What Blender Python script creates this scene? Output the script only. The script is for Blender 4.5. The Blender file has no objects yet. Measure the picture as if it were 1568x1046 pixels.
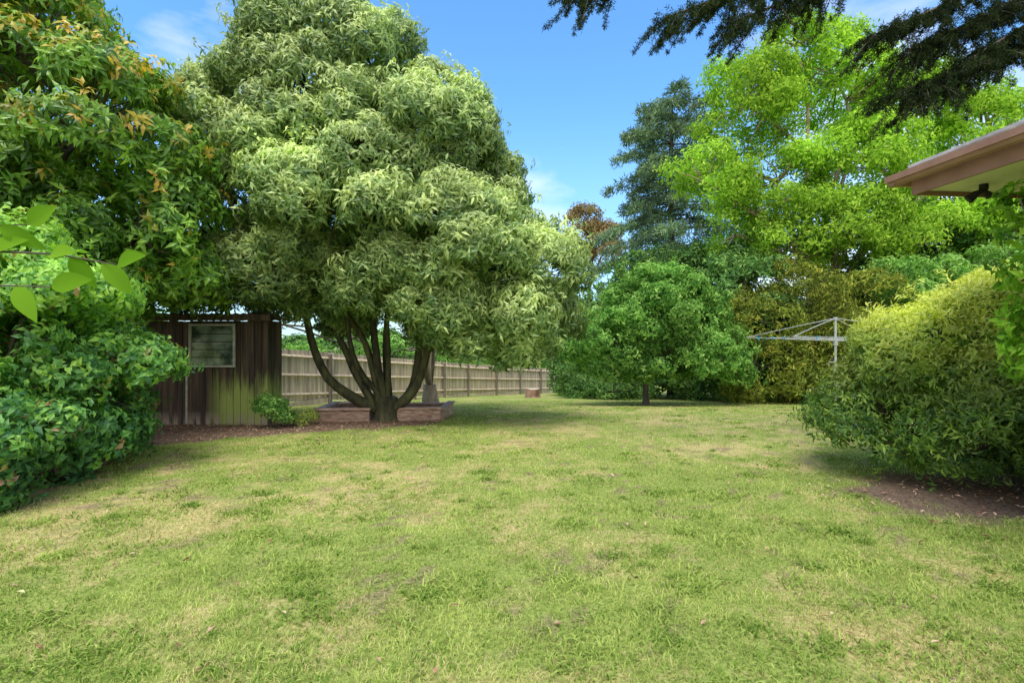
import bpy, math
import numpy as np
from mathutils import Vector
R = math.radians
scene = bpy.context.scene

# ------------------------------------------------------------ helpers
def gz(x, y):
    t = np.minimum(np.asarray(y, float), 46.0) - 11.0
    return -0.08 * (np.sqrt(t * t + 2.0) + t) / 2 + 0.0 * np.asarray(x, float)

_rg = np.random.default_rng(5).random((8, 256, 256))
def vnoise(x, y, s, k=0):
    x = np.asarray(x, float) / s + 100; y = np.asarray(y, float) / s + 100
    xi = np.floor(x).astype(int); yi = np.floor(y).astype(int)
    fx = x - xi; fy = y - yi
    fx = fx * fx * (3 - 2 * fx); fy = fy * fy * (3 - 2 * fy)
    g = _rg[k]
    a = g[xi % 256, yi % 256]; b = g[(xi + 1) % 256, yi % 256]
    c = g[xi % 256, (yi + 1) % 256]; d = g[(xi + 1) % 256, (yi + 1) % 256]
    return (a * (1 - fx) + b * fx) * (1 - fy) + (c * (1 - fx) + d * fx) * fy

def nrm(v):
    return v / np.maximum(np.linalg.norm(v, axis=-1, keepdims=True), 1e-8)

def sphere_dirs(rng, n):
    return nrm(rng.normal(size=(n, 3)))

class MB:
    def __init__(s): s.v = []; s.f = []; s.t = []; s.g = []; s.n = 0
    def add(s, v, f, tint=0.5, age=0.0):
        v = np.asarray(v, float).reshape(-1, 3); f = np.asarray(f, int).reshape(-1, 3)
        s.v.append(v); s.f.append(f + s.n)
        s.t.append(np.broadcast_to(np.asarray(tint, float), (len(v),)).copy())
        s.g.append(np.broadcast_to(np.asarray(age, float), (len(v),)).copy())
        s.n += len(v)
    def box(s, c, d, rot=0.0, tint=0.5, age=0.0):
        c = np.array(c, float); d = np.array(d, float) / 2
        p = np.array([[i, j, k] for i in (-1, 1) for j in (-1, 1) for k in (-1, 1)], float) * d
        cr, sr = math.cos(rot), math.sin(rot)
        q = p.copy(); q[:, 0] = p[:, 0] * cr - p[:, 1] * sr; q[:, 1] = p[:, 0] * sr + p[:, 1] * cr
        quads = [(0, 1, 3, 2), (4, 6, 7, 5), (0, 4, 5, 1), (2, 3, 7, 6), (0, 2, 6, 4), (1, 5, 7, 3)]
        f = []
        for a, b, c2, d2 in quads: f += [(a, b, c2), (a, c2, d2)]
        s.add(q + c, f, tint, age)
    def tube(s, pts, rad, seg=7, tint=0.5, age=0.0, bump=0.0, rng=None):
        pts = np.asarray(pts, float); n = len(pts); rad = np.broadcast_to(np.asarray(rad, float), (n,))
        tan = nrm(np.gradient(pts, axis=0))
        ref = np.array([0.31, 0.17, 0.93]) if abs(tan[0, 2]) < 0.8 else np.array([0.95, 0.2, 0.1])
        u = nrm(np.cross(tan, ref)); w = np.cross(tan, u)
        an = np.linspace(0, 2 * math.pi, seg, endpoint=False)
        rr = rad[:, None] * np.ones(seg)
        if bump and rng is not None: rr = rr * (1 + bump * rng.normal(size=(1, seg)) + bump * 0.5 * rng.normal(size=(n, seg)))
        v = pts[:, None] + rr[..., None] * (np.cos(an)[None, :, None] * u[:, None] + np.sin(an)[None, :, None] * w[:, None])
        f = []
        for i in range(n - 1):
            for j in range(seg):
                a = i * seg + j; b = i * seg + (j + 1) % seg
                f += [(a, b, b + seg), (a, b + seg, a + seg)]
        v = v.reshape(-1, 3)
        v = np.vstack([v, pts[0], pts[-1]])
        for j in range(seg):
            f.append((n * seg, (j + 1) % seg, j)); f.append((n * seg + 1, (n - 1) * seg + j, (n - 1) * seg + (j + 1) % seg))
        s.add(v, f, tint, age)
    def build(s, name, mat, parent=None, smooth=False):
        v = np.vstack(s.v); f = np.vstack(s.f)
        me = bpy.data.meshes.new(name)
        me.vertices.add(len(v)); me.vertices.foreach_set("co", v.astype(np.float32).ravel())
        me.loops.add(3 * len(f)); me.loops.foreach_set("vertex_index", f.astype(np.int32).ravel())
        me.polygons.add(len(f)); me.polygons.foreach_set("loop_start", (np.arange(len(f)) * 3).astype(np.int32))
        me.update(calc_edges=True)
        for nm, ar in (("tint", s.t), ("age", s.g)):
            a = me.attributes.new(nm, "FLOAT", "POINT"); a.data.foreach_set("value", np.concatenate(ar).astype(np.float32))
        me.polygons.foreach_set("use_smooth", np.full(len(f), smooth))
        me.materials.append(mat)
        ob = bpy.data.objects.new(name, me); scene.collection.objects.link(ob)
        if parent: ob.parent = parent
        return ob

def empty(name, loc=(0, 0, 0)):
    e = bpy.data.objects.new(name, None); scene.collection.objects.link(e); e.empty_display_size = 0.3
    return e

# ------------------------------------------------------------ materials
def newmat(name):
    m = bpy.data.materials.new(name); m.use_nodes = True
    nt = m.node_tree; nt.nodes.clear()
    return m, nt, nt.nodes, nt.links

def mixc(ns, ls, fac, a, b, bt='MIX'):
    m = ns.new('ShaderNodeMix'); m.data_type = 'RGBA'; m.blend_type = bt
    for sock, val in ((m.inputs[0], fac), (m.inputs[6], a), (m.inputs[7], b)):
        if hasattr(val, 'is_output'): ls.new(val, sock)
        elif isinstance(val, (int, float)): sock.default_value = val
        else: sock.default_value = (*val, 1)
    return m.outputs[2]

def noise(ns, ls, scale, detail=4, rough=0.55, vec=None, sc3=None):
    tc = ns.new('ShaderNodeTexCoord'); v = tc.outputs['Object']
    if sc3:
        mp = ns.new('ShaderNodeMapping'); mp.inputs['Scale'].default_value = sc3; ls.new(v, mp.inputs[0]); v = mp.outputs[0]
    n = ns.new('ShaderNodeTexNoise'); n.inputs['Scale'].default_value = scale
    n.inputs['Detail'].default_value = detail; n.inputs['Roughness'].default_value = rough
    ls.new(v, n.inputs['Vector'])
    return n.outputs[0]

def rng_map(ns, ls, val, a, b, c=0.0, d=1.0):
    m = ns.new('ShaderNodeMapRange'); m.inputs[1].default_value = a; m.inputs[2].default_value = b
    m.inputs[3].default_value = c; m.inputs[4].default_value = d
    ls.new(val, m.inputs[0]); return m.outputs[0]

def math2(ns, ls, op, a, b):
    m = ns.new('ShaderNodeMath'); m.operation = op
    for s, v in ((m.inputs[0], a), (m.inputs[1], b)):
        if hasattr(v, 'is_output'): ls.new(v, s)
        else: s.default_value = v
    return m.outputs[0]

def attr(ns, name):
    a = ns.new('ShaderNodeAttribute'); a.attribute_name = name; return a.outputs['Fac']

def leaf_mat(name, dark, mid, light, new, rough=0.45, trans=0.3, nscale=0.6, gain=1.45):
    m, nt, ns, ls = newmat(name)
    dark, mid, light, new = [tuple(min(.8, q * gain) for q in c) for c in (dark, mid, light, new)]
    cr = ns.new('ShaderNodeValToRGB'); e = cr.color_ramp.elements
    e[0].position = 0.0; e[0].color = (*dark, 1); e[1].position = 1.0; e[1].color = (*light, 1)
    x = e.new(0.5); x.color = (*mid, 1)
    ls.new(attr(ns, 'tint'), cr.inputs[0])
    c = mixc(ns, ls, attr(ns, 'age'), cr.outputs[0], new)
    nz = rng_map(ns, ls, noise(ns, ls, nscale, 1), 0.3, 0.7, 0.8, 1.2)
    c = mixc(ns, ls, 1.0, c, nz, 'MULTIPLY')
    if rough >= .5:
        p = ns.new('ShaderNodeBsdfDiffuse'); ls.new(c, p.inputs['Color'])
    else:
        p = ns.new('ShaderNodeBsdfPrincipled'); ls.new(c, p.inputs['Base Color']); p.inputs['Roughness'].default_value = rough
    o = ns.new('ShaderNodeOutputMaterial')
    t = ns.new('ShaderNodeBsdfTranslucent')
    tc = mixc(ns, ls, 1.0, c, (1.5, 1.55, 0.7), 'MULTIPLY'); ls.new(tc, t.inputs[0])
    mx = ns.new('ShaderNodeMixShader'); mx.inputs[0].default_value = trans
    ls.new(p.outputs[0], mx.inputs[1]); ls.new(t.outputs[0], mx.inputs[2])
    ls.new(mx.outputs[0], o.inputs[0])
    return m

def surf_mat(name, a, b, scale=8, rough=0.8, sc3=None, bump=0.3, lo=0.35, hi=0.65, tintamt=0.5, extra=None, metallic=0.0):
    m, nt, ns, ls = newmat(name)
    nz = noise(ns, ls, scale, 6, 0.6, sc3=sc3)
    c = mixc(ns, ls, rng_map(ns, ls, nz, lo, hi), a, b)
    tv = rng_map(ns, ls, attr(ns, 'tint'), 0, 1, 1 - tintamt, 1 + tintamt)
    c = mixc(ns, ls, 1.0, c, tv, 'MULTIPLY')
    if extra: c = extra(ns, ls, c)
    p = ns.new('ShaderNodeBsdfPrincipled'); ls.new(c, p.inputs['Base Color']); p.inputs['Roughness'].default_value = rough
    p.inputs['Metallic'].default_value = metallic
    bp = ns.new('ShaderNodeBump'); bp.inputs['Strength'].default_value = bump; bp.inputs['Distance'].default_value = 0.02
    ls.new(nz, bp.inputs['Height']); ls.new(bp.outputs[0], p.inputs['Normal'])
    o = ns.new('ShaderNodeOutputMaterial'); ls.new(p.outputs[0], o.inputs[0])
    return m

bark = surf_mat("bark_mossy", (0.03, 0.026, 0.017), (0.13, 0.13, 0.05), 7, sc3=(1, 1, 0.35), bump=1.0)
bark_pale = surf_mat("bark_pale", (0.24, 0.17, 0.11), (0.55, 0.44, 0.32), 6, sc3=(1, 1, 0.3), bump=0.5)
bark_grey = surf_mat("bark_grey", (0.06, 0.05, 0.04), (0.16, 0.13, 0.10), 8, sc3=(1, 1, 0.35), bump=0.6)

# ------------------------------------------------------------ foliage
def frame(D):
    a = np.where(np.abs(D[:, 2:3]) < 0.9, np.array([[0, 0, 1.0]]), np.array([[1.0, 0, 0]]))
    u = nrm(np.cross(D, a)); return u, np.cross(D, u)

def put_leaves(mb, P, Dr, Nm, L, W, tint, age, five=True, curl=0.25):
    n = len(P); L = np.broadcast_to(L, (n,))[:, None]; W = np.broadcast_to(W, (n,))[:, None]
    S = nrm(np.cross(Dr, Nm))
    B = P; T = P + Dr * L - Nm * L * curl
    M = P + Dr * L * 0.5
    Lf = P + Dr * L * 0.45 + S * W * 0.5 + Nm * W * 0.18
    Rt = P + Dr * L * 0.45 - S * W * 0.5 + Nm * W * 0.18
    if five:
        v = np.stack([B, Rt, T, Lf, M], 1).reshape(-1, 3)
        f = np.array([[0, 1, 4], [1, 2, 4], [0, 4, 3], [4, 2, 3]]); k = 5
    else:
        v = np.stack([B, Rt, T, Lf], 1).reshape(-1, 3)
        f = np.array([[0, 1, 2], [0, 2, 3]]); k = 4
    F = (f[None] + (np.arange(n) * k)[:, None, None]).reshape(-1, 3)
    mb.add(v, F, np.repeat(tint, k), np.repeat(age, k))

def rosettes(mb, rng, P, D, k, L, W, spread=1.0, droop=0.4, along=0.35, tint=None, age=None, five=True, jit=0.03, curl=0.25):
    n = len(P)
    u, w = frame(D)
    u = np.repeat(u, k, 0); w = np.repeat(w, k, 0); D2 = np.repeat(D, k, 0); P2 = np.repeat(P, k, 0)
    az = np.tile(np.arange(k) * 2 * math.pi / k, n) + np.repeat(rng.random(n) * 6.28, k) + rng.normal(size=n * k) * 0.35
    rad = np.cos(az)[:, None] * u + np.sin(az)[:, None] * w
    al = (along + rng.normal(size=n * k) * 0.25)[:, None]
    dr = D2 * al + rad * spread; dr[:, 2] -= droop * (0.6 + 0.8 * rng.random(n * k)); dr = nrm(dr)
    nm = D2 + rng.normal(size=(n * k, 3)) * 0.25; nm[:, 2] += 0.25
    nm = nrm(nm - (nm * dr).sum(1, keepdims=True) * dr)
    if tint is None: tint = rng.random(n)
    if age is None: age = np.zeros(n)
    tt = np.clip(np.repeat(tint, k) + rng.normal(size=n * k) * 0.18, 0, 1)
    sz = (0.65 + 0.6 * rng.random(n * k))
    put_leaves(mb, P2 + rng.normal(size=(n * k, 3)) * jit, dr, nm, L * sz, W * sz, tt, np.clip(np.repeat(age, k), 0, 1), five, curl)

def crown(rng, majors, sr=(0.5, 0.8), subdens=1.0, shootdens=50, umin=-0.6, vmin=-0.45, flat=0.75, fill=0.15, shell=0.82, shv=.16, keep=0.72, zmin=None, stray=0.0):
    majors = np.array(majors, float)
    subs = []; 
    for i, m in enumerate(majors):
        area = 4 * math.pi * ((m[3] * m[4] + m[3] * m[5] + m[4] * m[5]) / 3)
        rm = (sr[0] + sr[1]) / 2
        ns_ = max(5, int(area / (math.pi * rm * rm) * 1.15 * subdens))
        u = sphere_dirs(rng, ns_ * 2); u = u[u[:, 2] > umin][:ns_]
        c = m[:3] + u * m[3:6] * (shell + shv * rng.random((len(u), 1)))
        ok = np.ones(len(c), bool)
        for j, q in enumerate(majors):
            if j != i: ok &= (((c - q[:3]) / q[3:6]) ** 2).sum(1) > 0.5
        c = c[ok]; u = u[ok]
        r = rng.uniform(sr[0], sr[1], len(c))
        for a, b, d in zip(c, r, u): subs.append((*a, b, *d))
    subs = np.array(subs)
    P = []; D = []; H = []
    for s in subs:
        n = int(4 * math.pi * s[3] ** 2 * shootdens * 0.6 * rng.uniform(0.7, 1.25))
        v = sphere_dirs(rng, n * 2); v = v[(v[:, 2] > vmin) & ((v * s[4:7]).sum(1) > -0.5)][:n]
        rr = s[3] * (1 - 0.35 * rng.random((len(v), 1)) ** 2 + 0.08 * rng.random((len(v), 1)))
        if stray > 0: rr = rr * (1 + (rng.random((len(v), 1)) < stray) * rng.uniform(.1, .7, (len(v), 1)))
        p = s[:3] + v * rr * np.array([1, 1, flat])
        dd = ((p[:, None] - subs[None, :, :3]) / np.array([1, 1, flat])); q = (dd ** 2).sum(2) / subs[None, :, 3] ** 2
        ok = (q < keep * keep).sum(1) < 1 + (rr[:, 0] / s[3] < keep)
        P.append(p[ok]); D.append(nrm(v[ok] + 0.35 * s[4:7])); H.append(v[ok][:, 2])
    if fill > 0:
        for m in majors:
            nf = int(m[3] * m[4] * m[5] * 4.2 * shootdens * fill)
            v = sphere_dirs(rng, nf); p = m[:3] + v * m[3:6] * rng.uniform(0.45, 0.92, (nf, 1))
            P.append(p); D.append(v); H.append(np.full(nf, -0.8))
    P = np.vstack(P); D = np.vstack(D); H = np.concatenate(H)
    if zmin is not None:
        ok = P[:, 2] > gz(P[:, 0], P[:, 1]) + zmin; P = P[ok]; D = D[ok]; H = H[ok]
    return P, D, H, subs

def curve_path(rng, a, b, n=8, sag=0.0, wig=0.06):
    a = np.array(a, float); b = np.array(b, float); t = np.linspace(0, 1, n)[:, None]
    L = np.linalg.norm(b - a)
    p = a + (b - a) * t
    off = rng.normal(size=3) * wig * L
    p += np.sin(t * math.pi) * off + np.sin(t * 2 * math.pi) * rng.normal(size=3) * wig * 0.4 * L
    p[:, 2] += (np.sin(t[:, 0] * math.pi)) * sag * L
    return p

def limbs(mb, rng, fork, majors, subs, r0, twigs=0.7, seg=7, sag=0.08, rt=0.02):
    majors = np.array(majors, float); paths = []
    for m in majors:
        p = curve_path(rng, fork, m[:3], 9, sag)
        mb.tube(p, np.linspace(r0 * rng.uniform(.8, 1), r0 * 0.3, 9), seg, rng.random(), bump=0.08, rng=rng)
        paths.append(p)
    allp = np.vstack([p[3:] for p in paths])
    for s in subs:
        if rng.random() > twigs: continue
        d = np.linalg.norm(allp - s[:3], axis=1); j = np.argmin(d)
        p = curve_path(rng, allp[j], s[:3] + s[4:7] * s[3] * 0.4, 6, 0.05)
        mb.tube(p, np.linspace(r0 * 0.28, rt * 0.4, 6), 5, rng.random())

def trunk(mb, rng, base, top, r0, r1, seg=12, flare=1.5, n=9):
    p = curve_path(rng, base, top, n, 0, 0.03)
    t = np.linspace(0, 1, n); r = r0 + (r1 - r0) * t; r = r * (1 + (flare - 1) * np.exp(-t * 6))
    mb.tube(p, r, seg, 0.5, bump=0.09, rng=rng)

def leafy(name, seed, base, forkz, majors, mat, barkm, r0, k=6, L=0.12, W=0.04, agef=None, tintf=None, twigs=0.6, spread=1.0, droop=0.4, along=0.35, five=True, forkxy=None, twr=0.02, curl=0.25, jit=0.03, **kw):
    rng = np.random.default_rng(seed); e = empty(name)
    P, D, H, subs = crown(rng, majors, **kw)
    mb = MB()
    tint = np.clip(0.45 + 0.25 * rng.normal(size=len(P)), 0, 1) if tintf is None else tintf(P, H, rng)
    age = agef(P, H, rng) if agef else None
    rosettes(mb, rng, P, D, k, L, W, spread, droop, along, tint, age, five, jit, curl)
    mb.build("foliage", mat, e)
    wb = MB(); bz = float(gz(base[0], base[1])) - 0.08
    fk = (forkxy[0], forkxy[1], forkz) if forkxy else (base[0], base[1], forkz)
    trunk(wb, rng, (base[0], base[1], bz), fk, r0, r0 * 0.75)
    limbs(wb, rng, fk, majors, subs, r0 * 0.5, twigs, rt=twr)
    wb.build("trunk_and_limbs", barkm, e, True)
    return e

# ---- big weeping evergreen tree
m_big = leaf_mat("leaf_pale_green", (0.035, 0.078, 0.02), (0.13, 0.20, 0.06), (0.29, 0.36, 0.135), (0.38, 0.44, 0.17), 0.42, 0.28, 0.5, gain=1.7)
rng = np.random.default_rng(11)
big = empty("weeping_evergreen_tree")
maj = [(-4.0, 11, 6.5, 1.7, 1.9, 1.75), (-5.9, 11.3, 5.9, 1.2, 1.5, 1.3), (-1.8, 11, 5.4, 1.5, 1.7, 1.4), (-3.2, 9.6, 3.9, 1.35, 1.2, 1.15),
       (-1.3, 9.9, 3.4, 1.3, 1.3, 1.0), (0.1, 10.8, 2.95, 1.15, 1.2, 0.95), (-5.4, 11.0, 4.2, 1.1, 1.3, 1.2), (-0.5, 10.2, 1.95, 1.0, 1.1, 0.65),
       (-2.8, 12.6, 4.2, 2.7, 1.7, 2.2), (-4.5, 10.1, 3.0, 1.05, 1.0, 0.65), (-2.1, 9.8, 2.55, .8, .8, 0.5), (-2.7, 10.3, 5.4, 1.2, 1.2, 1.2),
       (-4.6, 9.9, 5.2, 1.0, 1.0, .9), (-5.3, 10.9, 2.75, 1.0, .9, .6), (.3, 10.9, 1.9, .9, 1.0, .6), (-3.2, 10.8, 7.7, .9, 1, .7), (-.9, 11, 4.4, 1, 1.1, .8),
       (-3.4, 9.9, 2.55, .75, .6, .4), (-4.3, 11.6, 2.35, .9, .8, .45), (-1.2, 10.1, 2.15, .7, .7, .45), (-2.9, 12.4, 2.7, 1.2, .8, .5),
       (-5.35, 10.2, 2.75, .7, .6, .42), (-5.9, 10.6, 3.5, .8, .8, .7), (-1.0, 10.3, 1.75, .65, .6, .38), (.0, 10.5, 1.6, .7, .7, .4)]
P, D, H, subs = crown(rng, maj, sr=(0.28, 0.62), subdens=.95, shootdens=78, umin=-0.65, vmin=-0.6, flat=0.95, fill=0.08, shell=.78, shv=.30, stray=.06)
mb = MB()
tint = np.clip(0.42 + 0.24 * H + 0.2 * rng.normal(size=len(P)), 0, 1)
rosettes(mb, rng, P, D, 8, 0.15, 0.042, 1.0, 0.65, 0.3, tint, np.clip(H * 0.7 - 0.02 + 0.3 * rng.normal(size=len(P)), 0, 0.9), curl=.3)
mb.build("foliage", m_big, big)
wb = MB(); b0 = np.array([-2.62, 10.9, -0.15])
trunk(wb, rng, b0, (-2.6, 10.9, 0.45), 0.22, 0.20, 16, 1.7)
for tg, r in (((-4.35, 10.9, 2.3), .085), ((-3.7, 10.6, 2.5), .07), ((-3.1, 11.3, 3.0), .09), ((-2.4, 10.8, 3.2), .08), ((-1.45, 10.8, 2.3), .085), ((-1.8, 11.4, 3.0), .075), ((-4.8, 11.4, 2.6), .07), ((-3.3, 10.4, 2.4), .06), ((-2.75, 11.2, 3.0), .06)):
    p = curve_path(rng, (-2.6 + (tg[0] + 2.6) * .1, 10.9, 0.2), tg, 12, -0.14, 0.08)
    wb.tube(p, np.linspace(r * 1.2, r * .6, 12), 9, rng.random(), bump=0.14, rng=rng)
    near = sorted(maj, key=lambda m: (m[0] - tg[0]) ** 2 + (m[1] - tg[1]) ** 2 + .5 * (m[2] - tg[2]) ** 2)[:3]
    for m in near:
        wb.tube(curve_path(rng, tg, m[:3], 8, .05), np.linspace(r * .6, .03, 8), 7, rng.random())
ends = np.vstack([np.array(m[:3]) for m in maj] + [np.array([-4.3, 10.9, 2.5]), np.array([-1.6, 10.8, 2.6]), np.array([-3.1, 11.3, 3.2])])
for s in subs:
    j = np.argmin(np.linalg.norm(ends - s[:3], axis=1))
    wb.tube(curve_path(rng, ends[j], s[:3], 6, .05), np.linspace(.03, .008, 6), 4, rng.random())
wb.build("trunk_and_limbs", bark, big, True)

# ---- left glossy tree
m_lt = leaf_mat("leaf_glossy_green", (0.03, 0.085, 0.012), (0.10, 0.21, 0.025), (0.23, 0.37, 0.05), (0.48, 0.32, 0.06), 0.36, 0.35, 0.7, gain=1.6)
leafy("photinia_tree", 21, (-7.6, 8.4), 1.6,
      [(-8.0, 8.2, 6.1, 1.7, 1.7, 1.9), (-6.6, 8.0, 4.7, 1.35, 1.4, 1.2), (-8.3, 7.4, 3.6, 1.8, 1.5, 1.5), (-6.0, 8.4, 3.3, 1.1, 1.2, .8), (-9.6, 8, 7, 1.8, 1.8, 2), (-7.2, 7.9, 2.5, 1.1, 1.0, 1.0), (-6.9, 9.4, 2.7, 1.5, .7, .45), (-5.5, 9.2, 2.65, .5, .5, .35)],
      m_lt, bark_grey, 0.2, k=7, L=0.16, W=0.055, sr=(0.28, 0.58), shootdens=55, droop=0.25, fill=0.12, umin=-0.8, vmin=-0.5, twigs=0.7, shell=.8, shv=.28, stray=.08,
      agef=lambda P, H, r: np.where(r.random(len(P)) < np.clip((P[:, 2] - 3.6) * 0.17, 0.02, 0.55) * (H > -.1), r.uniform(.2, 1, len(P)), 0))

# ---- left lower shrub
m_ls = leaf_mat("leaf_viburnum", (0.03, 0.10, 0.035), (0.10, 0.24, 0.05), (0.27, 0.44, 0.07), (0.34, 0.20, 0.12), 0.48, 0.35, 0.8, gain=1.55)
leafy("viburnum_shrub", 22, (-5.8, 5.9), 0.5,
      [(-5.8, 6.2, 1.6, .8, 1.0, .9), (-5.25, 4.95, 0.75, 0.4, 0.55, 0.6), (-5.9, 5.2, 1.7, 0.75, 0.7, 0.85), (-6.1, 7.0, 1.3, .95, 0.7, .9), (-5.5, 6.3, 0.8, 0.6, 0.8, .65), (-4.95, 6.5, 1.4, .5, .45, .22), (-5.2, 6.0, 2.2, .4, .5, .3), (-4.9, 5.7, .55, .35, .4, .3), (-6.2, 6.2, 2.5, .7, .7, .4)],
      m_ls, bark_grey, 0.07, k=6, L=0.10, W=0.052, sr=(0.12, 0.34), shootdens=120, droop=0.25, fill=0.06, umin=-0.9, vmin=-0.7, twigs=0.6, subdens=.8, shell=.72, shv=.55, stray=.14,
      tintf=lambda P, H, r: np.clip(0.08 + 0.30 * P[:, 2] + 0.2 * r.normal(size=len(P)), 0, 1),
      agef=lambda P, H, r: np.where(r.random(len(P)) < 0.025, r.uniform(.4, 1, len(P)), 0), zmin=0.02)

# ---- right bush
m_rb = leaf_mat("leaf_golden_bush", (0.022, 0.065, 0.012), (0.09, 0.17, 0.025), (0.22, 0.32, 0.05), (0.47, 0.49, 0.10), 0.48, 0.35, 1.0, gain=1.5)
leafy("golden_shrub", 23, (5.6, 5.9), 0.25,
      [(5.5, 6.3, 1.2, 1.2, 1.0, 0.7), (4.5, 6.3, 0.75, 0.5, 0.6, 0.36), (6.3, 6.0, 1.6, 1.1, 0.9, 0.6), (5.6, 5.3, 0.85, 0.75, 0.5, 0.5), (6.3, 5.0, 0.9, 0.9, .5, .7), (5.0, 5.9, .9, .65, .6, .5), (6.0, 5.3, .45, .7, .45, .35), (6.6, 5.9, .6, .8, .7, .5), (5.1, 6.3, 1.45, .65, .6, .4), (5.8, 6.2, 1.85, .6, .6, .35), (4.2, 6.2, .45, .3, .4, .16), (4.9, 5.5, .45, .4, .35, .18)],
      m_rb, bark_grey, 0.05, k=7, L=0.085, W=0.024, sr=(0.14, 0.36), shootdens=175, droop=0.0, along=0.7, fill=0.06, umin=-0.6, vmin=-0.6, flat=.9, twigs=1.0, shell=.76, shv=.34, stray=.14,
      agef=lambda P, H, r: np.clip((P[:, 2] - 0.85) * .95, 0, .9) * np.clip(H + 0.38 + .3 * r.normal(size=len(P)), 0, 1), zmin=0.06)

# ---- tall leafy shrub beside the eave
leafy("leafy_shrub", 24, (5.1, 4.4), 0.9, [(4.32, 4.3, 2.4, 0.15, 0.16, 0.65), (4.45, 4.3, 1.75, 0.2, 0.2, 0.3), (4.6, 4.35, 1.5, .3, .25, .4)],
      leaf_mat("leaf_bright", (0.06, 0.15, 0.02), (0.16, 0.30, 0.03), (0.28, 0.44, 0.06), (0.3, 0.4, 0.1), 0.5, 0.45), bark_grey, 0.02,
      k=5, L=0.11, W=0.05, sr=(0.08, 0.2), shootdens=60, droop=0.2, fill=0.1)

# ---- apple tree
m_ap = leaf_mat("leaf_apple", (0.035, 0.10, 0.022), (0.11, 0.22, 0.05), (0.24, 0.36, 0.11), (0.28, 0.4, 0.16), 0.5, 0.35, 0.5, gain=1.65)
leafy("apple_tree", 25, (4.5, 17.6), 0.5,
      [(4.9, 17.6, 2.2, 2.0, 1.8, 1.3), (3.2, 17.3, 1.4, 1.1, 1.2, 1.0), (6.5, 17.4, 1.2, 1.1, 1.2, .9), (4.9, 17.6, 3.2, 1.3, 1.3, .8), (5.0, 16.8, 1.1, 1.5, .9, .8)],
      m_ap, bark_grey, 0.11, k=6, L=0.13, W=0.06, sr=(0.2, 0.5), shootdens=58, droop=0.35, fill=0.08, umin=-0.8, vmin=-0.6, five=False, zmin=0.35, shell=.72, shv=.45, stray=.16)

# ---- bright deciduous tree
m_li = leaf_mat("leaf_lime", (0.10, 0.20, 0.025), (0.23, 0.36, 0.05), (0.38, 0.50, 0.09), (0.46, 0.55, 0.12), 0.5, 0.42, 0.25, gain=1.5)
leafy("ash_tree", 26, (14.2, 23.5), 3.2,
      [(10.4, 23, 11.9, 1.6, 2, 1.8), (14.6, 23.5, 13.2, 2.4, 2.2, 1.9), (18.4, 24, 12.4, 2.2, 2.2, 1.7), (22.0, 24, 10.8, 2.2, 2.2, 2.0), (8.2, 22, 8.2, 1.3, 1.5, 1.0),
       (11.4, 22.5, 8.4, 1.8, 1.8, 1.7), (15.0, 22.5, 9.4, 2.1, 1.8, 1.8), (18.8, 23, 8.0, 2.0, 1.8, 1.7), (9.6, 22.5, 6.2, 1.2, 1.3, 1.0), (14.2, 22.0, 6.4, 2.6, 1.5, 1.3), (22, 23, 7.0, 1.8, 1.6, 1.3), (17.6, 22, 5.8, 1.8, 1.4, 1.2), (11.6, 22.0, 5.6, 1.6, 1.3, 1.1), (12.4, 23, 14.6, 1.2, 1.2, .8)],
      m_li, bark_pale, 0.3, k=6, L=0.20, W=0.08, sr=(0.3, 0.8), subdens=0.78, shootdens=22, droop=0.35, fill=0.05, umin=-0.8, vmin=-0.6, flat=0.65, twigs=1.0, five=False, jit=0.14, twr=0.05, shell=.74, shv=.42, stray=.12)

# ---- hedge and backing trees
m_hb = leaf_mat("leaf_bronze_conifer", (0.05, 0.07, 0.012), (0.13, 0.17, 0.03), (0.26, 0.31, 0.06), (0.36, 0.34, 0.07), 0.6, 0.2, 0.4, gain=1.4)
def hedge(name, seed, pts, hts, mat, w=1.3, L=0.2, W=0.05, sd=25, k=6, barkm=bark_grey, droop=.3):
    mj = []
    for (x, y), h in zip(pts, hts):
        b = float(gz(x, y)); mj += [(x, y, b + h * .68, w, w, h * .3), (x, y - .2, b + h * .3, w * 1.05, w, h * .3)]
    return leafy(name, seed, (pts[len(pts) // 2][0], pts[len(pts) // 2][1] + .3), 1.0, mj, mat, barkm, 0.14, k=k, L=L, W=W, sr=(0.3, 0.65), shootdens=sd,
                 droop=droop, fill=0.10, umin=-0.9, vmin=-0.7, five=False, twigs=.4, zmin=0.03, jit=0.06, shell=.78, shv=.36, stray=.12,
                 agef=lambda P, H, r: np.where(r.random(len(P)) < .25, r.uniform(0, .7, len(P)), 0))
hedge("conifer_hedge", 31, [(9.1, 19.3), (11.0, 19.3), (12.8, 19.3)], [4.4, 5.2, 4.8], m_hb, L=.17)
m_dk = leaf_mat("leaf_dark_green", (0.03, 0.07, 0.025), (0.075, 0.16, 0.045), (0.16, 0.26, 0.075), (0.17, 0.26, 0.08), 0.5, 0.25, 0.3, gain=1.55)
hedge("laurel_hedge", 32, [(4.4, 31), (5.4, 28.5), (7.0, 26), (8.6, 23.2), (9.3, 21.3)], [4.0, 6.6, 7.2, 6.8, 6.0], m_dk, w=1.8, L=.22, W=.10, sd=15)
hedge("laurel_hedge", 33, [(16.5, 24.5), (19.5, 24), (22.5, 23), (26, 22)], [8.6, 9.2, 9.0, 9.0], m_dk, w=2.0, L=.24, W=.11, sd=13)
hedge("lilly_pilly_hedge", 39, [(15.2, 19.6), (17.6, 19.6), (20.2, 19.6)], [5.4, 5.8, 6.2], m_ap, w=1.5, L=.16, W=.07, sd=24)
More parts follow.
